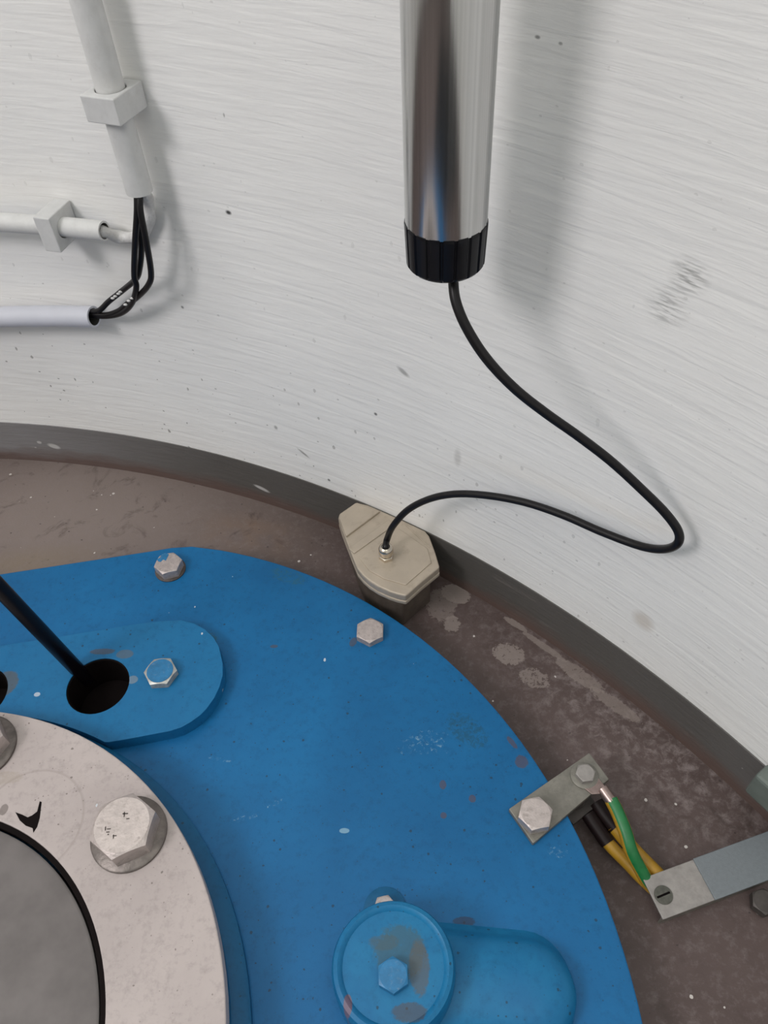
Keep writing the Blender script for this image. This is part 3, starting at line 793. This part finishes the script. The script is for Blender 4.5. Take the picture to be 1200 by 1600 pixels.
earth_cable([(946, 1313, .016), (960, 1328, .014), (980, 1348, .011), (1003, 1372, .0085), (1030, 1397, .0085)], .0057, [M['yellow_wire'], M['green_wire']], (1, 2, 3),
            'yellow earth cable with a short black sleeve, nearest the blue cover', [(919, 1272, .020), (932, 1292, .018), (950, 1318, .0155)], M['shrink'], 'heat_shrink_sleeve', .0068)
earth_cable([(958, 1290, .020), (978, 1314, .016), (1000, 1338, .014), (1024, 1362, .0095), (1045, 1385, .0085)], .0062, [M['yellow_wire'], M['green_wire']], (6, 7, 8),
            'orange-yellow earth cable lying under the green one', [(932, 1254, .022), (944, 1272, .021), (962, 1294, .0195)], M['shrink'], 'heat_shrink_sleeve', .0066)

# metal duct running to the wall
zd = ZC
base = Vector((*P(1060, 1395, 0).xy, 0))
R_du = root('cable_duct', base, 'grey flat metal cable duct with pale screwed end, lying on the brown floor', 'cable duct')
A = P(1004, 1372, zd); Bc = P(1036, 1437, zd)         # open end, two corners
E1 = P(1200, 1297, zd); E2 = P(1200, 1378, zd)
U = (E1-A).normalized(); U = ((E1-A)+(E2-Bc)).normalized()
Vv = Bc-A; Vv = Vv-U*Vv.dot(U)*.0
Ld = .235
m1 = P(1082, 1342, zd); k1 = (m1-A).dot(U)
def lid_bm(s0, s1, z, th, grow=0.0):
    a_ = A+U*s0; n_ = Vv.normalized()*grow
    a_ = Vector((a_.x, a_.y, z-th))-n_
    return box(a_, U*(s1-s0), Vv+n_*2, Vector((0, 0, th)))
part('end_plate', lid_bm(0, k1+.01, zd, .002), M['galv_pale'], R_du, bevel=.0006, base=base)
part('cover_strip', lid_bm(k1, Ld, zd+.0016, .0024, .0004), M['duct_grey'], R_du, bevel=.0006, base=base)
nv = Vv.normalized()
for s_, nm in ((.001, 'side_wall'), (Vv.length-.003, 'side_wall')):
    a_ = A+U*.001+nv*s_; a_ = Vector((a_.x, a_.y, 0))
    part(nm, box(a_, U*(Ld-.001), nv*.002, Vector((0, 0, zd-.002))), M['galv'], R_du, base=base)
sc = P(1037, 1398, zd+.0012)
def slotted():
    q = prism(circle((0, 0), .0076, 40), 0, .0012, [[(-.0062, -.0008), (.0062, -.0008), (.0062, .0008), (-.0062, .0008)]])
    bmesh.ops.rotate(q, cent=(0, 0, 0), matrix=Matrix.Rotation(.35, 3, 'Z'), verts=q.verts)
    bmesh.ops.translate(q, verts=q.verts, vec=(sc.x, sc.y, zd)); return q
s1 = part('screw', slotted(), M['screw'], R_du, bevel=.0003, base=base)
s2 = part('screw_slot', prism(circle(sc, .0070, 30), zd-.0005, zd+.0002), M['black_gap'], R_du, base=base); s2.parent = s1
# foot tab with bolt at the right
base = Vector((*P(1190, 1408, 0).xy, 0))
tb = root('floor_fixing', base, 'dark bolt with pale tab on the floor just below the grey duct', 'bolt')
part('tab', prism([tuple(P(x, y, .012).xy) for x, y in [(1178, 1399), (1203, 1388), (1225, 1420), (1190, 1424), (1180, 1412)]], 0, .004), M['galv_pale'], tb, bevel=.001, base=base)
part('nut', hex_head(P(1195, 1408, .013), .004, .009, .019, .3), M['galv_dark'], tb, base=base)
# pale green box corner at the right edge
gaz = az_of(W(1187, 1212)); gw = W(1187, 1212, .02)
gb = wp(gaz, 0, .0225); gn = Vector((math.cos(gaz), math.sin(gaz), 0)); gt = Vector((math.sin(gaz), -math.cos(gaz), 0))
gx = obj('junction_box', box(Vector((gb.x, gb.y, gw.z-.034)), gt*.06, gn*.019, Vector((0, 0, .034))), M['pale_green'], origin=Vector((gb.x, gb.y, gw.z-.034)), bevel=.003)
tag(gx, 'small pale green box fixed on the grey skirting at the right edge', 'box')

# unseen dark mat, added so the steel tube has something dark to reflect
mat_o = obj('added_dark_mat', prism([(-.75, -1.30), (.45, -1.30), (.45, -.50), (-.75, -.50)], 0, .006), M['cap'], origin=(0, -.9, 0), bevel=.002)
tag(mat_o, 'unseen black mat added on the floor for the steel tube to reflect', 'mat')
